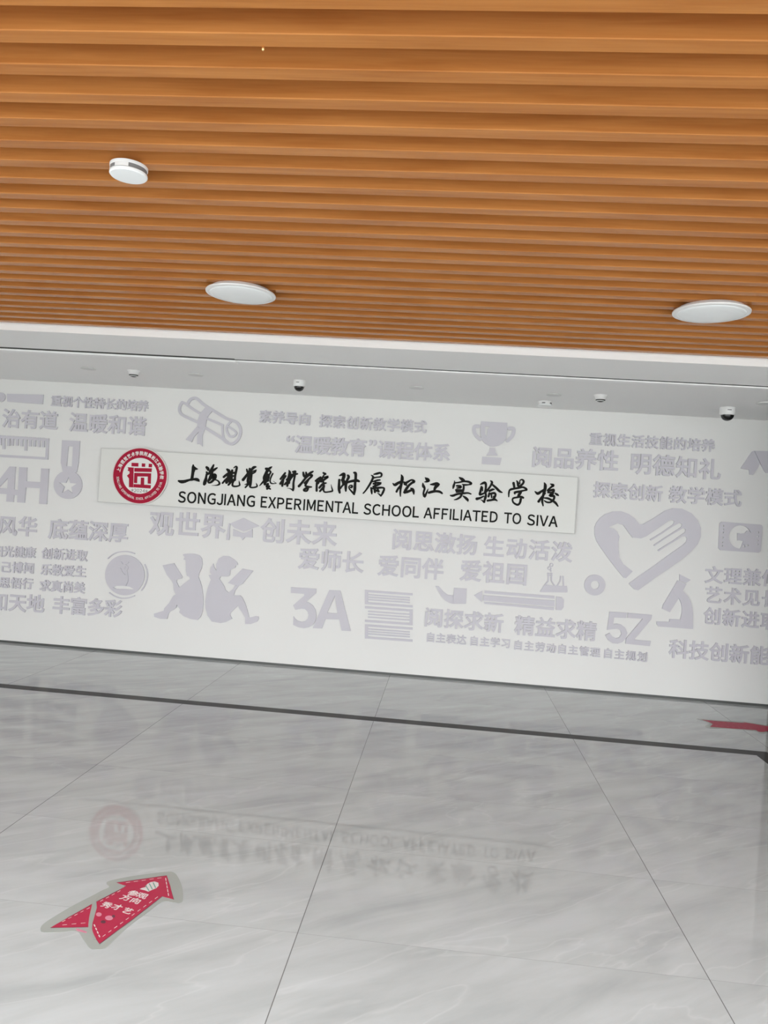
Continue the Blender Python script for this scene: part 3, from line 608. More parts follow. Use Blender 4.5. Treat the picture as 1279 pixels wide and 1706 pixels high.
CHARS = [
 ((290, 775, 12.79), [ # 上
  [(405, -5, 25), (405, 40, 55), (402, 120, 58), (388, 220, 55), (376, 300, 60)], [(420, 55, 60), (465, 78, 42), (505, 80, 8)], [(430, 60, 50), (425, 130, 30)],
  [(95, 335, 36), (150, 352, 62), (225, 345, 58), (320, 315, 42), (420, 300, 45), (480, 305, 60), (515, 325, 52), (535, 350, 12)]]),
 ((290, 775, 12.79), [ # 海
  [(690, 45, 45), (718, 75, 60), (725, 100, 42)], [(690, 150, 35), (715, 185, 50)], [(690, 190, 35), (675, 280, 45), (650, 360, 58), (640, 405, 52)], [(660, 390, 45), (690, 320, 20), (702, 275, 8)],
  [(840, -5, 30), (815, 50, 45), (770, 130, 50), (740, 180, 36)], [(915, 55, 22), (870, 85, 42), (820, 120, 48), (780, 160, 46)],
  [(800, 150, 60), (790, 220, 68), (760, 290, 60), (725, 340, 42), (740, 375, 32), (790, 358, 42), (840, 310, 46), (872, 260, 58), (880, 210, 46), (845, 205, 46), (830, 280, 55)],
  [(870, 310, 25), (920, 325, 25), (955, 360, 34), (962, 400, 38), (920, 425, 24), (860, 432, 12), (800, 433, 4)]]),
 ((360, 770, 12.79), [ # 視
  [(235, 155, 42), (265, 182, 62), (280, 205, 45)], [(290, 215, 30), (230, 258, 45), (160, 315, 42)], [(265, 230, 48), (250, 330, 50), (220, 430, 58)], [(240, 330, 30), (180, 392, 35), (135, 445, 32)],
  [(340, 175, 42), (320, 260, 58), (310, 350, 68), (275, 425, 28)], [(375, 120, 16), (415, 92, 28), (438, 110, 38), (425, 180, 44), (405, 280, 42), (397, 380, 42)],
  [(330, 232, 38), (400, 225, 38)], [(320, 300, 38), (390, 292, 28)], [(320, 372, 48), (390, 380, 36)],
  [(325, 395, 46), (290, 450, 42), (258, 485, 34)], [(370, 395, 40), (348, 455, 34), (350, 500, 38), (400, 516, 34), (470, 506, 28), (500, 485, 30), (492, 440, 22), (485, 395, 6)]]),
 ((360, 770, 12.79), [ # 覺
  [(648, 150, 24), (665, 200, 44), (695, 225, 50)], [(715, 140, 40), (715, 200, 56)], [(840, 100, 32), (800, 112, 52), (760, 150, 48), (715, 195, 38)], [(852, 165, 18), (800, 188, 24), (740, 205, 26)], [(852, 165, 18), (832, 205, 30), (785, 235, 32)],
  [(685, 225, 42), (630, 300, 48), (572, 375, 54)], [(705, 230, 62), (688, 320, 54), (675, 400, 54), (680, 455, 38)], [(752, 230, 48), (745, 320, 42), (735, 420, 48), (725, 490, 48)],
  [(690, 290, 18), (745, 285, 18)], [(685, 350, 22), (740, 345, 22)], [(680, 425, 30), (730, 420, 30)],
  [(690, 450, 28), (610, 478, 12)], [(685, 468, 38), (620, 540, 28)], [(722, 490, 44), (722, 528, 32), (770, 541, 30), (850, 528, 30), (872, 505, 28), (860, 470, 18), (850, 445, 5)]]),
 ((360, 770, 12.79), [ # 藝
  [(1185, 98, 18), (1155, 118, 42), (1120, 142, 46), (1060, 140, 46)], [(1055, 130, 28), (1085, 170, 52), (1085, 200, 56)], [(1080, 190, 50), (1058, 250, 62), (1035, 330, 80), (1045, 400, 76), (1035, 470, 48)], [(1100, 260, 40), (1082, 320, 76), (1092, 385, 66)],
  [(1010, 405, 38), (962, 460, 28), (925, 500, 16)], [(1130, 180, 38), (1160, 212, 34), (1130, 270, 32), (1118, 340, 36)], [(1205, 245, 28), (1178, 295, 28), (1153, 365, 26), (1150, 420, 26), (1180, 453, 24), (1240, 456, 16), (1285, 448, 8)], [(1285, 450, 8), (1250, 430, 8), (1215, 402, 4)],
  [(1100, 465, 46), (1080, 520, 54), (1130, 512, 36)], [(1135, 512, 30), (1085, 565, 44)], [(1085, 562, 40), (1120, 555, 34), (1152, 572, 28)]]),
 ((460, 775, 12.79), [ # 術
  [(190, 165, 34), (150, 222, 44), (90, 295, 36)], [(200, 230, 38), (150, 300, 42), (85, 395, 42)], [(145, 320, 46), (127, 440, 42)],
  [(270, 112, 22), (288, 160, 52), (268, 240, 46), (248, 330, 54), (235, 440, 42)], [(330, 200, 38), (270, 260, 38), (220, 312, 36)], [(290, 312, 46), (220, 372, 46), (180, 410, 34)], [(285, 270, 36), (270, 380, 44)],
  [(355, 142, 36), (400, 140, 56)], [(400, 150, 50), (370, 192, 46), (340, 240, 42), (300, 300, 32)], [(380, 192, 38), (450, 185, 30)], [(402, 190, 42), (385, 280, 38), (367, 380, 40), (366, 480, 42), (356, 535, 38)], [(355, 530, 38), (300, 502, 18), (235, 490, 4)]]),
 ((460, 775, 12.79), [ # 学
  [(575, 155, 36), (588, 220, 50), (612, 250, 40)], [(635, 155, 32), (642, 205, 46)], [(782, 133, 28), (740, 157, 46), (690, 192, 42), (625, 232, 46)],
  [(700, 215, 34), (760, 212, 42), (748, 245, 42), (700, 290, 38), (640, 350, 46), (600, 382, 34)], [(700, 212, 36), (620, 280, 42), (550, 370, 44), (482, 448, 48)],
  [(682, 310, 44), (640, 372, 54), (618, 435, 36)], [(620, 442, 34), (680, 462, 42), (750, 465, 26)], [(650, 482, 44), (592, 522, 42), (600, 546, 36), (650, 546, 38), (678, 500, 36)]]),
 ((460, 775, 12.79), [ # 院
  [(1005, 165, 38), (1045, 187, 44)], [(1020, 205, 25), (985, 270, 38), (950, 345, 46)], [(1030, 262, 34), (1100, 245, 44), (1060, 282, 38), (1000, 322, 42), (960, 350, 40)],
  [(945, 258, 38), (890, 292, 38), (838, 335, 36)], [(838, 330, 34), (885, 345, 40), (892, 385, 44)], [(872, 330, 44), (862, 430, 42), (860, 545, 42)], [(945, 270, 36), (905, 360, 42)],
  [(1062, 380, 28), (990, 402, 42), (920, 480, 42)], [(1000, 350, 38), (1010, 440, 46), (1000, 475, 46), (930, 555, 36)], [(1018, 440, 42), (1005, 520, 38), (1030, 570, 32), (1100, 571, 28), (1180, 556, 32), (1200, 540, 28), (1182, 480, 20), (1168, 410, 4)]]),
 ((550, 780, 12.79), [ # 附
  [(192, 160, 16), (240, 140, 46), (292, 122, 56), (288, 180, 66), (272, 245, 60), (290, 310, 80)], [(192, 250, 46), (188, 330, 46), (185, 440, 52), (200, 520, 42)], [(240, 250, 34), (300, 300, 76), (335, 330, 60)], [(290, 335, 48), (250, 380, 36), (215, 430, 34)],
  [(375, 155, 42), (392, 190, 52), (352, 270, 46), (332, 340, 54), (330, 420, 50), (330, 485, 32)], [(365, 302, 42), (450, 277, 46), (560, 262, 56), (612, 280, 40)], [(505, 95, 36), (540, 112, 54), (540, 220, 50), (528, 330, 50), (522, 450, 56), (510, 560, 30)],
  [(505, 545, 45), (450, 490, 32), (408, 440, 28), (398, 400, 28), (420, 368, 22), (458, 372, 36), (462, 400, 38), (438, 410, 36)]]),
 ((550, 780, 12.79), [ # 属
  [(928, 130, 22), (990, 117, 42), (1060, 100, 38), (1095, 130, 38), (1075, 180, 32), (1000, 192, 26), (925, 205, 32)], [(872, 150, 16), (912, 185, 42), (882, 270, 42), (820, 380, 38), (750, 480, 28), (702, 535, 26)],
  [(910, 287, 26), (990, 262, 36), (1060, 250, 26)], [(920, 332, 36), (1000, 312, 40), (1080, 312, 26)], [(960, 280, 36), (955, 420, 44)], [(1070, 330, 36), (1000, 362, 42), (915, 392, 36)],
  [(870, 420, 36), (880, 490, 42), (885, 545, 26)], [(890, 432, 36), (1000, 420, 42), (1110, 415, 36), (1148, 440, 38), (1120, 520, 42), (1080, 592, 26)], [(1078, 588, 36), (1030, 545, 22), (1000, 530, 8)],
  [(940, 420, 46), (952, 510, 42)], [(960, 470, 42), (1030, 492, 42)], [(1005, 430, 36), (1032, 500, 36)]]),
 ((640, 780, 12.79), [ # 松
  [(360, 140, 18), (380, 190, 56), (377, 260, 62), (360, 340, 56), (346, 440, 42), (340, 540, 32), (345, 600, 18)], [(180, 322, 16), (225, 355, 56), (300, 312, 52), (380, 280, 46)], [(342, 380, 42), (292, 440, 42), (260, 500, 42)],
  [(420, 300, 36), (448, 330, 76), (468, 360, 36)], [(440, 325, 50), (500, 292, 42), (580, 250, 32), (635, 282, 54), (590, 312, 46), (520, 372, 46), (452, 470, 56), (435, 520, 46)], [(432, 512, 56), (500, 500, 52), (570, 470, 46)],
  [(555, 422, 12), (595, 450, 60), (622, 495, 52), (628, 555, 22)]]),
 ((640, 780, 12.79), [ # 江
  [(870, 200, 16), (910, 237, 66), (948, 265, 50), (900, 287, 36), (858, 292, 16)], [(820, 318, 18), (832, 380, 56), (858, 430, 42), (840, 500, 36), (835, 550, 38), (860, 600, 56), (865, 625, 14)], [(868, 590, 46), (910, 500, 28), (935, 435, 6)],
  [(982, 347, 22), (1050, 342, 52), (1120, 325, 52), (1165, 345, 36)], [(1132, 350, 84), (1082, 420, 56), (1065, 480, 42)], [(950, 522, 46), (1020, 502, 52), (1100, 492, 46), (1180, 502, 46), (1230, 535, 36)]]),
 ((740, 785, 12.79), [ # 实
  [(318, 133, 20), (370, 167, 60), (412, 197, 56)], [(215, 203, 12), (217, 250, 32), (197, 320, 46), (185, 368, 22)], [(225, 250, 28), (320, 237, 32), (420, 217, 36), (520, 227, 42), (572, 265, 46), (520, 287, 28), (430, 292, 36), (380, 278, 16)],
  [(412, 290, 36), (410, 370, 42), (390, 440, 46)], [(265, 312, 36), (340, 322, 46), (345, 350, 38), (270, 360, 28)], [(250, 402, 42), (330, 402, 36), (400, 402, 26)], [(260, 440, 36), (330, 432, 36), (400, 427, 26)],
  [(130, 517, 26), (180, 522, 46), (280, 487, 42), (380, 475, 42), (500, 465, 32), (565, 485, 26)], [(370, 490, 42), (340, 550, 42), (270, 595, 32), (210, 610, 16)], [(398, 528, 22), (450, 567, 50), (495, 612, 50), (500, 640, 22)]]),
 ((740, 785, 12.79), [ # 验
  [(768, 282, 20), (820, 257, 46), (865, 247, 52), (885, 290, 46), (880, 380, 42), (867, 450, 46)], [(790, 332, 36), (770, 430, 46), (755, 500, 42), (832, 475, 40)], [(812, 345, 26), (815, 420, 22)], [(870, 450, 44), (885, 510, 42), (872, 570, 50), (845, 662, 30)], [(848, 655, 46), (800, 620, 18), (770, 605, 7)],
  [(692, 590, 56), (760, 572, 42), (840, 532, 26)], [(982, 203, 18), (1015, 237, 46), (985, 312, 38), (920, 402, 42), (890, 440, 36)], [(1030, 292, 36), (1100, 352, 46), (1170, 422, 46), (1235, 456, 16)],
  [(960, 422, 42), (1020, 392, 46), (1060, 387, 26)], [(960, 472, 44), (940, 540, 40)], [(970, 482, 36), (1060, 467, 46), (1090, 502, 42), (1068, 570, 36)], [(1000, 492, 32), (1010, 560, 32)], [(920, 627, 42), (1000, 615, 42), (1070, 602, 46), (1125, 630, 22)], [(1060, 540, 44), (1050, 600, 36)]]),
 ((840, 790, 12.79), [ # 学
  [(195, 190, 50), (205, 240, 46), (212, 300, 42)], [(262, 140, 20), (285, 182, 46), (292, 240, 46)], [(330, 205, 24), (330, 140, 22), (370, 115, 28), (408, 142, 42), (400, 192, 42), (350, 242, 42), (300, 272, 36)],
  [(180, 300, 16), (122, 322, 26), (97, 390, 36), (92, 482, 22)], [(112, 345, 22), (200, 312, 36), (300, 292, 42), (390, 277, 36), (450, 302, 42), (478, 335, 32), (420, 347, 32), (330, 367, 42), (230, 387, 46), (222, 415, 32)],
  [(350, 382, 50), (312, 440, 56), (285, 490, 36)], [(400, 502, 42), (350, 482, 42), (250, 497, 36), (190, 512, 36), (172, 552, 32), (200, 612, 36), (280, 652, 42), (330, 612, 42), (350, 530, 46)]]),
 ((840, 790, 12.79), [ # 校
  [(850, 183, 20), (870, 232, 56), (866, 310, 60), (842, 400, 56), (818, 490, 42), (806, 580, 42), (825, 672, 26)], [(652, 368, 20), (710, 412, 56), (780, 372, 46), (865, 322, 46)], [(820, 462, 42), (770, 522, 42), (730, 582, 50)], [(872, 408, 26), (840, 442, 28)],
  [(982, 208, 20), (1040, 237, 56), (1000, 272, 38), (930, 332, 36)], [(918, 350, 32), (990, 342, 46), (1050, 327, 36), (1045, 372, 46), (1000, 392, 36), (930, 387, 36)], [(1078, 403, 22), (1120, 432, 46), (1152, 452, 26)],
  [(1040, 410, 36), (970, 452, 56), (1050, 465, 50), (1060, 512, 42), (1030, 562, 42), (970, 600, 36), (900, 595, 32), (850, 563, 22)], [(840, 505, 22), (930, 517, 42), (1020, 562, 42), (1090, 612, 46), (1140, 682, 26)]]),
]
sign_map = lambda x, y: on_wall(x, y, SF + 0.004)
for cr, strokes in CHARS:
    g = join(*[brush(crop(*cr, [(p[0], p[1], p[2] * 1.10 + 1.5) for p in st]), SF - 0.001, SF + 0.004 + 0.00006 * i, wallmap, sign_map) for i, st in enumerate(strokes)])
    mesh_obj('calligraphy_character', g[0], g[1], M_BLACK, sign)

def fullwidth(ch): return chr(ord(ch) + 0xFEE0) if 33 <= ord(ch) <= 126 else ch
def word_geom(word, a, b, cap, h0, h1, bold, mapper=on_wall):
    """latin word: a, b = lower left and lower right in the photo, cap = capital height in pixels"""
    A_, B_ = mapper(a[0], a[1], h1), mapper(b[0], b[1], h1)
    adv, items = 0.0, []
    for ch in word:
        v, f = glyph(fullwidth(ch), bold)
        lo, hi = min(q[0] for q in v), max(q[0] for q in v)
        sb = {'A': 0.01, 'V': 0.01, 'T': 0.015, 'O': 0.055, 'C': 0.05, 'G': 0.055, 'S': 0.05, 'J': 0.03, 'X': 0.01, 'L': 0.05}.get(ch, 0.075)
        items.append((ch, adv + sb - lo)); adv += hi - lo + 2 * sb
        first = first if items[1:] else sb
        last = sb
    tot = adv - first - last
    ex = ((B_[0] - A_[0]) / tot, (B_[1] - A_[1]) / tot)
    s = cap * (mapper(a[0] + 1, a[1] + .07, h1)[0] - A_[0]) / 0.735
    return join(*[glyph_at(fullwidth(ch), (A_[0] + (x - first) * ex[0], A_[1] + (x - first) * ex[1]), ex, (0, s), h0, h1, wallmap, bold, (0, 0)) for ch, x in items])
for wd, a, b in [('SONGJIANG', (295.9, 836.6), (424, 844.3)), ('EXPERIMENTAL', (433.6, 845), (596.2, 855.8)), ('SCHOOL', (604.8, 856.6), (697.3, 862.2)),
                 ('AFFILIATED', (705, 863), (828.3, 870.4)), ('TO', (838.8, 871.2), (867.4, 873.2)), ('SIVA', (877.2, 874.4), (928.7, 878))]:
    g = word_geom(wd, a, b, 17.4, SF - 0.001, SF + 0.004, 0.019)
    mesh_obj('word', g[0], g[1], M_BLACK, sign)

# the round emblem on the left end of the board
EF = 0.070
Em = (170, 730, 9.838)
def em2(pts): return [on_wall(p[0], p[1], EF) for p in crop(*Em, pts)]
ec = em2([(620, 618)])[0]
ER = abs(em2([(1075, 618)])[0][0] - em2([(165, 618)])[0][0]) / 2
def circ_w(r, n=96): return [(ec[0] + r * math.cos(2 * math.pi * i / n), ec[1] + r * math.sin(2 * math.pi * i / n)) for i in range(n)]
emblem = mesh_obj('emblem', *prism([circ_w(ER)], SF - 0.001, EF, wallmap), M_EMRIM, sign)
emblem['label'] = 'round crimson and white emblem'
mesh_obj('ring', *prism([circ_w(ER * 0.966), circ_w(ER * 0.628)], EF - 0.001, EF + 0.001, wallmap), M_RED, emblem)
mesh_obj('centre_disc', *prism([circ_w(ER * 0.628)], EF - 0.001, EF + 0.0008, wallmap), M_EMW, emblem)
mark = [[(485, 403), (598, 408), (595, 466), (482, 462)], [(652, 412), (710, 416), (706, 472), (650, 468)], [(766, 418), (822, 422), (818, 480), (762, 476)],
        [(418, 476), (520, 482), (512, 808), (440, 802), (442, 662), (408, 615), (452, 576), (450, 545), (418, 530), (432, 505)],
        [(530, 488), (818, 494), (812, 556), (528, 550)], [(528, 568), (806, 576), (800, 748), (748, 744), (750, 630), (580, 628), (575, 738), (522, 734)],
        [(636, 645), (692, 648), (690, 762), (802, 770), (796, 826), (514, 806), (518, 752), (632, 758)]]
mesh_obj('mark', *join(*[prism([em2(L)], EF, EF + 0.0022, wallmap) for L in mark]), M_RED, emblem)
def arc_text(text, r, a0, a1, size, inward, bold, m, name):
    parts = []
    for i, ch in enumerate(text):
        if ch == ' ': continue
        t = math.radians(a0 + (a1 - a0) * i / (len(text) - 1))
        c = (ec[0] + r * math.cos(t), ec[1] + r * math.sin(t))
        up = (math.cos(t), math.sin(t)) if not inward else (-math.cos(t), -math.sin(t))
        ex = (up[1] * size[0], -up[0] * size[0]); ey = (up[0] * size[1], up[1] * size[1])
        parts.append(glyph_at(ch, c, ex, ey, EF, EF + 0.0022, wallmap, bold))
    mesh_obj(name, *join(*parts), m, emblem)
arc_text('上海视觉艺术学院附属松江实验学校', ER * 0.79, 168, 0, (ER * 0.135, ER * 0.15), False, 0.03, M_EMW, 'ring_lettering')
arc_text(''.join(fullwidth(c) for c in 'SONGJIANG EXPERIMENTAL SCHOOL AFFILIATED TO SIVA'), ER * 0.80, 187, 346, (ER * 0.075, ER * 0.11), True, 0.012, M_EMW, 'ring_lettering')
yr = em2([(612, 862)])[0]; s_ = ER * 0.15
mesh_obj('year_lettering', *join(*[glyph_at(fullwidth(ch), (yr[0] + (i - 2.5) * s_ * 0.68, yr[1]), (s_, 0), (0, s_), EF, EF + 0.002, wallmap) for i, ch in enumerate('*2024*')]), M_GREYTXT, emblem)

# ------------------------------------------------------------------ ceiling fittings
def round_light(c, label):
    t = thing('ceiling_light', (c[0], c[1], SLAT_Z), label, 'ceiling light', 'round ceiling lights on the slat ceiling')
    p = (c[0], c[1], SLAT_Z)
    mesh_obj('base', *lathe([(0.160, 0.0), (0.166, -0.008), (0.168, -0.014)], p, 64), M_PLASTIC, t, smooth=True)
    mesh_obj('rim', *lathe([(0.168, -0.014), (0.185, -0.016), (0.188, -0.020), (0.187, -0.026), (0.180, -0.029), (0.168, -0.029)], p, 64), M_PLASTIC, t, smooth=True)
    R = 0.169
    mesh_obj('diffuser', *lathe([(R * math.cos(a), -0.0275 - 0.016 * math.sin(a)) for a in [math.radians(k * 10) for k in range(0, 9)]] + [(0.003, -0.0437)], p, 64), M_LENS, t, smooth=True)
lz = SLAT_Z - 0.027
round_light(on_level(401, 492.5, lz - 0.004), 'round unlit white ceiling light above the sign, left of the two')
round_light(on_level(1184, 524, lz - 0.004), 'round unlit white ceiling light at the right edge, right of the two')

def smoke_alarm(c, z, label, turn):
    t = thing('smoke_alarm', (c[0], c[1], z), label, 'smoke alarm', 'round white smoke alarms')
    p = (c[0], c[1], z); R = 0.0645
    mesh_obj('base', *lathe([(R, 0), (R, -0.008), (R * .97, -0.010)], p), M_PLASTIC, t, smooth=True)
    mesh_obj('vent', *lathe([(R * .95, -0.010), (R * .95, -0.024)], p), M_VENT, t, smooth=True)
    V, Fc = lathe([(R * .985, -0.010), (R * .985, -0.024)], p); n = 48
    keep = [f for k, f in enumerate(Fc[:n]) if math.cos(2 * math.pi * k / n - turn) > 0.25]
    mesh_obj('body', V, keep, M_PLASTIC, t, smooth=True)
    mesh_obj('label_sticker', V_arc(p, R * .99, turn + 0.15, turn + 0.62, -0.0125, -0.0235), [(0, 1, 3, 2), (2, 3, 5, 4), (4, 5, 7, 6)], M_VENT, t)
    mesh_obj('cap', *lathe([(R * .96, -0.024), (R, -0.026), (R, -0.032), (R * .94, -0.036), (R * .6, -0.037), (0.002, -0.037)], p), M_LENS, t, smooth=True)
def V_arc(p, r, a0, a1, z0, z1):
    out = []
    for i in range(4):
        a = a0 + (a1 - a0) * i / 3
        for z in (z0, z1): out.append((p[0] + r * math.cos(a), p[1] + r * math.sin(a), p[2] + z))
    return out
smoke_alarm(on_level(213.8, 295, SLAT_Z - 0.037), SLAT_Z, 'round white smoke alarm with grey vents under the wooden slats', math.radians(212))
smoke_alarm(on_level(907.5, 673, SOFFIT - 0.02), SOFFIT, 'small round white smoke alarm on the white ceiling near the right camera', math.radians(230))

def dome_camera(x, y, ytop, w, label):
    c = on_level(x, ytop, SOFFIT); dist = (Vector((c[0], c[1], SOFFIT)) - CAM).dot(FWD)
    R = w / 2 * dist / F_PX
    c = (c[0], c[1] + R * 0.9, SOFFIT); k = R / 0.058
    t = thing('dome_camera', c, label, 'security camera', 'dome cameras on the white ceiling')
    mesh_obj('housing', *lathe([(R * .97, 0), (R, -0.004), (R, -0.050 * k), (R * .96, -0.056 * k), (R * .85, -0.058 * k)], c), M_PLASTIC, t, smooth=True)
    r = R * 0.80
    mesh_obj('dome', *lathe([(r * math.cos(a), -0.057 * k - r * 0.92 * math.sin(a)) for a in [math.radians(j * 9) for j in range(10)]] + [(0.001, -0.057 * k - r * .92)], c), M_DOME, t, smooth=True)
    a0 = math.radians(250)
    mesh_obj('badge', V_arc(c, R * 1.004, a0, a0 + 0.5, -0.020 * k, -0.027 * k), [(0, 1, 3, 2), (2, 3, 5, 4), (4, 5, 7, 6)], M_VENT, t)
dome_camera(497, 640, 632.5, 21, 'white dome camera with black bubble above the diploma scroll')
dome_camera(1216.5, 684, 677.5, 26, 'white dome camera with black bubble at the upper right corner')

def sensor(x, y, label):
    c = on_level(x, y, SOFFIT) + (SOFFIT,)
    t = thing('ceiling_sensor', c, label, 'sensor', 'small white sensors on the white ceiling')
    mesh_obj('collar', *lathe([(0.056, 0), (0.056, -0.004), (0.052, -0.010), (0.034, -0.050), (0.030, -0.052)], c), M_PLASTIC, t, smooth=True)
    mesh_obj('lens', *lathe([(0.030, -0.036), (0.0405, -0.038), (0.0375, -0.046), (0.028, -0.052), (0.012, -0.057), (0.001, -0.058)], c), M_DARK, t, smooth=True)
sensor(223, 617.5, 'small white conical sensor on the white ceiling at the left')
sensor(1000.5, 658.5, 'small white conical sensor on the white ceiling left of the right camera')
for x, y, lb in [(147, 614.5, 'flat round cover plate on the white ceiling left of the left sensor'), (326, 625, 'flat round cover plate on the white ceiling right of the left sensor'),
                 (694, 646.5, 'flat round cover plate on the white ceiling near the middle'), (922.5, 658.3, 'flat round cover plate in front of the small smoke alarm'),
                 (1273, 672.5, 'flat round cover plate cut by the right picture edge')]:
    c = on_level(x, y, SOFFIT - 0.008) + (SOFFIT,)
    o = mesh_obj('sprinkler_cover', *lathe([(0.050, 0.0), (0.052, -0.006), (0.064, -0.007), (0.065, -0.010), (0.002, -0.0105)], (c[0], c[1], SOFFIT)), M_COVER, None, c, smooth=True)
    tag(o, lb, 'cover plate', 'flat cover plates on the white ceiling')
# tiny brass tip hanging between two slats near the entrance
c = on_level(438.3, 80, SLAT_Z - 0.004)
c = (c[0], c[1], SLAT_Z + 0.0852)
t = thing('brass_sprinkler', c, 'tiny brass sprinkler tip hanging between the slats at the top', 'sprinkler')
mesh_obj('pipe', *lathe([(0.004, 0), (0.004, -0.086)], c, 16), M_WOOD, t, smooth=True)
mesh_obj('tip', *lathe([(0.001, -0.080), (0.0022, -0.083), (0.0035, -0.087), (0.0042, -0.091), (0.003, -0.095), (0.0005, -0.097)], c, 16), M_BRASS, t, smooth=True)

# ------------------------------------------------------------------ arrow stickers on the floor
def f2(cr, pts): return [on_level(p[0], p[1]) for p in crop(*cr, pts)]
def fprism(cr, loops, h0, h1, sm=False): return prism([smooth_loop(f2(cr, L), 4) if sm else f2(cr, L) for L in loops], h0, h1, floormap)
AR = (60, 1440, 5.116)
film = [(38, 562), (60, 512), (180, 432), (330, 345), (480, 268), (560, 225), (622, 195), (600, 166), (625, 143), (760, 112), (900, 90), (1110, 65), (1175, 72), (1215, 120), (1245, 200), (1252, 300), (1225, 330), (1170, 326), (1075, 322), (940, 420), (800, 522), (690, 625), (590, 716), (520, 726), (460, 718), (405, 645), (345, 572), (200, 580), (70, 582)]
ctr = on_level(180, 1520)
ar = thing('floor_arrow', (ctr[0], ctr[1], 0.0), 'red arrow sticker with white Chinese lettering in a clear film, lying nearest on the floor', 'floor sticker', 'red arrow stickers on the floor')
mesh_obj('film', *fprism(AR, [film], 0.0002, 0.0010, True), M_FILM, ar)
tail = [(124, 541), (310, 437), (486, 338), (474, 378), (455, 470), (447, 535), (280, 540)]
main = [(514, 324), (700, 228), (772, 184), (742, 178), (690, 160), (900, 130), (1112, 99), (1142, 180), (1170, 300), (1072, 275), (800, 485), (540, 678), (505, 630), (474, 574), (482, 500), (518, 372)]
mesh_obj('arrow_print', *join(fprism(AR, [tail], 0.0008, 0.0014), fprism(AR, [main], 0.0008, 0.0014)), M_STRED, ar)
edge_lines = [[(124, 543), (310, 436), (486, 336)], [(124, 543), (447, 537)], [(514, 321), (700, 225), (778, 182)], [(690, 158), (1112, 97), (1172, 302)], [(1072, 278), (800, 489), (540, 681), (472, 576)]]
fl = lambda x, y: on_level(x, y)
mesh_obj('print_edge', *join(*[brush(crop(*AR, [(x, y, 7) for x, y in L]), 0.0008, 0.00125, floormap, fl, False) for L in edge_lines]), M_STDARK, ar)
mesh_obj('fold', *join(brush(crop(*AR, [(540, 255, 12), (500, 310, 24), (488, 360, 28), (466, 460, 26), (462, 560, 28), (500, 640, 20)]), 0.0008, 0.0016, floormap, fl),
                       brush(crop(*AR, [(458, 590, 4), (465, 710, 4)]), 0.0008, 0.0013, floormap, fl)), M_FILM, ar)
mesh_obj('scrap', *fprism(AR, [[(338, 556), (352, 548), (436, 578), (428, 588), (350, 570)]], 0.0008, 0.0014), M_STPINK, ar)
def dashes(cr, a, b, n, L, w, h=0.0016):
    parts = []
    for i in range(n):
        t = (i + 0.5) / n; l = L / 2 / math.hypot(b[0] - a[0], b[1] - a[1])
        p, q = [(a[0] + (b[0] - a[0]) * s, a[1] + (b[1] - a[1]) * s, w) for s in (t - l, t + l)]
        parts.append(brush(crop(*cr, [p, q]), 0.001, h, floormap, fl, False))
    return join(*parts)
mesh_obj('stitching', *join(dashes(AR, (750, 162), (1085, 115), 5, 32, 5), dashes(AR, (1103, 115), (1130, 275), 5, 22, 7), dashes(AR, (1050, 270), (555, 628), 10, 26, 6),
    dashes(AR, (730, 220), (535, 325), 4, 24, 6), dashes(AR, (470, 365), (210, 500), 5, 26, 6), dashes(AR, (205, 522), (440, 500), 3, 34, 6), dashes(AR, (545, 628), (492, 510), 4, 18, 9)), M_STWHITE, ar)
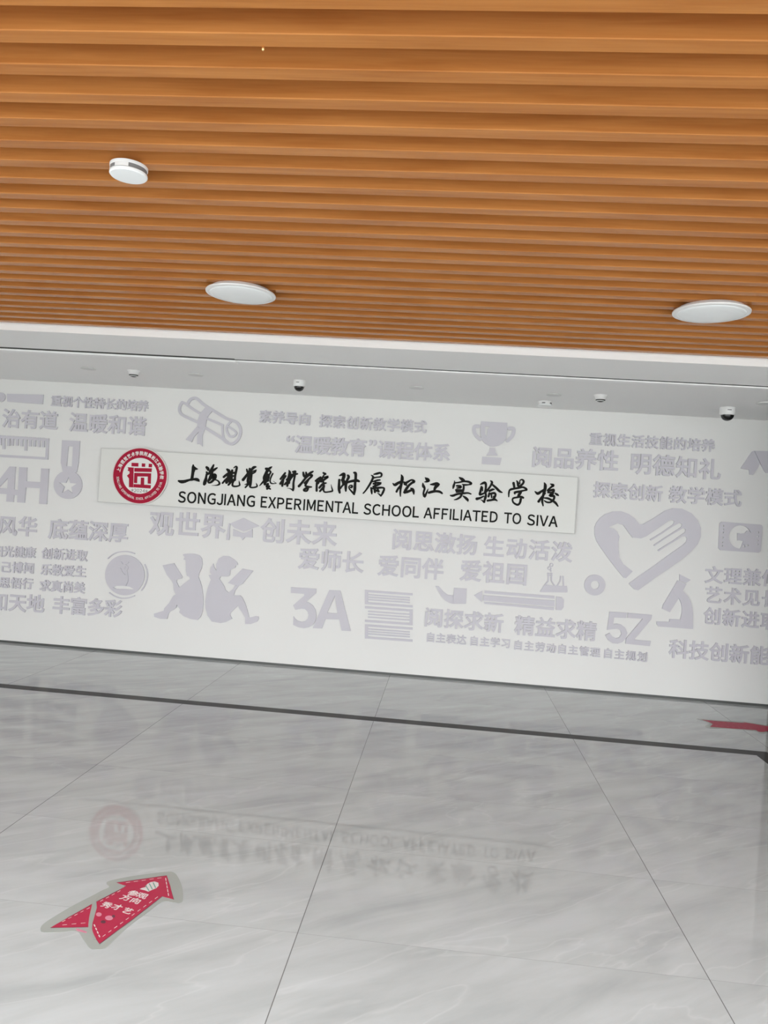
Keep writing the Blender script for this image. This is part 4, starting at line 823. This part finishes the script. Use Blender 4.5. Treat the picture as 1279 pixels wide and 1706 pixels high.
# lettering across the arrow, tops towards the tip
def floor_chars(items, cr, ex_px, ey_px, bold=0.02):
    parts = []
    for ch, x, y in items:
        c0 = f2(cr, [(x, y)])[0]; c1 = f2(cr, [(x + ex_px[0], y + ex_px[1])])[0]; c2 = f2(cr, [(x + ey_px[0], y + ey_px[1])])[0]
        parts.append(glyph_at(ch, c0, (c1[0] - c0[0], c1[1] - c0[1]), (c2[0] - c0[0], c2[1] - c0[1]), 0.001, 0.0016, floormap, bold))
    return join(*parts)
mesh_obj('print_lettering', *join(floor_chars([('参', 828, 250), ('观', 905, 270), ('方', 765, 288), ('向', 848, 314)], AR, (84, 24), (46, -42)),
    floor_chars([('秀', 602, 350), ('才', 690, 368), ('艺', 780, 400)], AR, (78, 24), (50, -45))), M_STWHITE, ar)
mesh_obj('hand_print', *fprism(AR, [[(884, 213), (900, 205), (935, 196), (945, 172), (975, 155), (1010, 149), (1042, 160), (1045, 185), (1025, 205), (985, 222), (955, 236), (930, 225), (900, 218)]], 0.001, 0.0016), M_STWHITE, ar)
mesh_obj('finger_lines', *join(*[brush(crop(*AR, [(a[0], a[1], 9), (b[0], b[1], 9)]), 0.001, 0.0019, floormap, fl, False) for a, b in (((935, 185), (962, 228)), ((965, 168), (990, 215)), ((998, 160), (1018, 203)))]), M_STGREEN, ar)

mesh_obj('figure_print', *join(fprism(AR, [circle(535, 430, 24, 16, 17)], 0.001, 0.0016), fprism(AR, [circle(622, 460, 34, 16, 20)], 0.001, 0.0016)), M_STPINK, ar)
mesh_obj('figure_print', *join(fprism(AR, [circle(572, 494, 22, 14, 13)], 0.001, 0.0018), fprism(AR, [circle(660, 446, 14, 14, 12)], 0.001, 0.0018)), M_STDARK, ar)
AF = (1080, 1160, 6.427)
ctr = on_level(1235, 1209)
ar2 = thing('floor_arrow', (ctr[0], ctr[1], 0.0), 'far red arrow sticker pointing right near the foot of the wall at the right edge', 'floor sticker', 'red arrow stickers on the floor')
mesh_obj('film', *fprism(AF, [[(515, 240), (600, 243), (800, 262), (1050, 272), (1300, 315), (1460, 352), (1300, 395), (1190, 398), (1120, 372), (850, 348), (640, 342), (610, 315), (650, 288)]], 0.0002, 0.0010, True), M_FILM, ar2)
mesh_obj('arrow_print', *fprism(AF, [[(570, 253), (800, 272), (1040, 288), (1005, 276), (1250, 318), (1430, 352), (1260, 380), (1180, 384), (1150, 362), (900, 346), (660, 328), (690, 298), (640, 275)]], 0.0008, 0.0014), M_STRED, ar2)
mesh_obj('stitching', *join(dashes(AF, (700, 315), (1120, 345), 7, 24, 3), dashes(AF, (660, 270), (1000, 294), 6, 24, 3)), M_STPINK, ar2)
mesh_obj('fold', *join(brush(crop(*AF, [(1175, 380, 8), (1220, 386, 10), (1290, 372, 6)]), 0.0008, 0.0018, floormap, fl)), M_FILM, ar2)
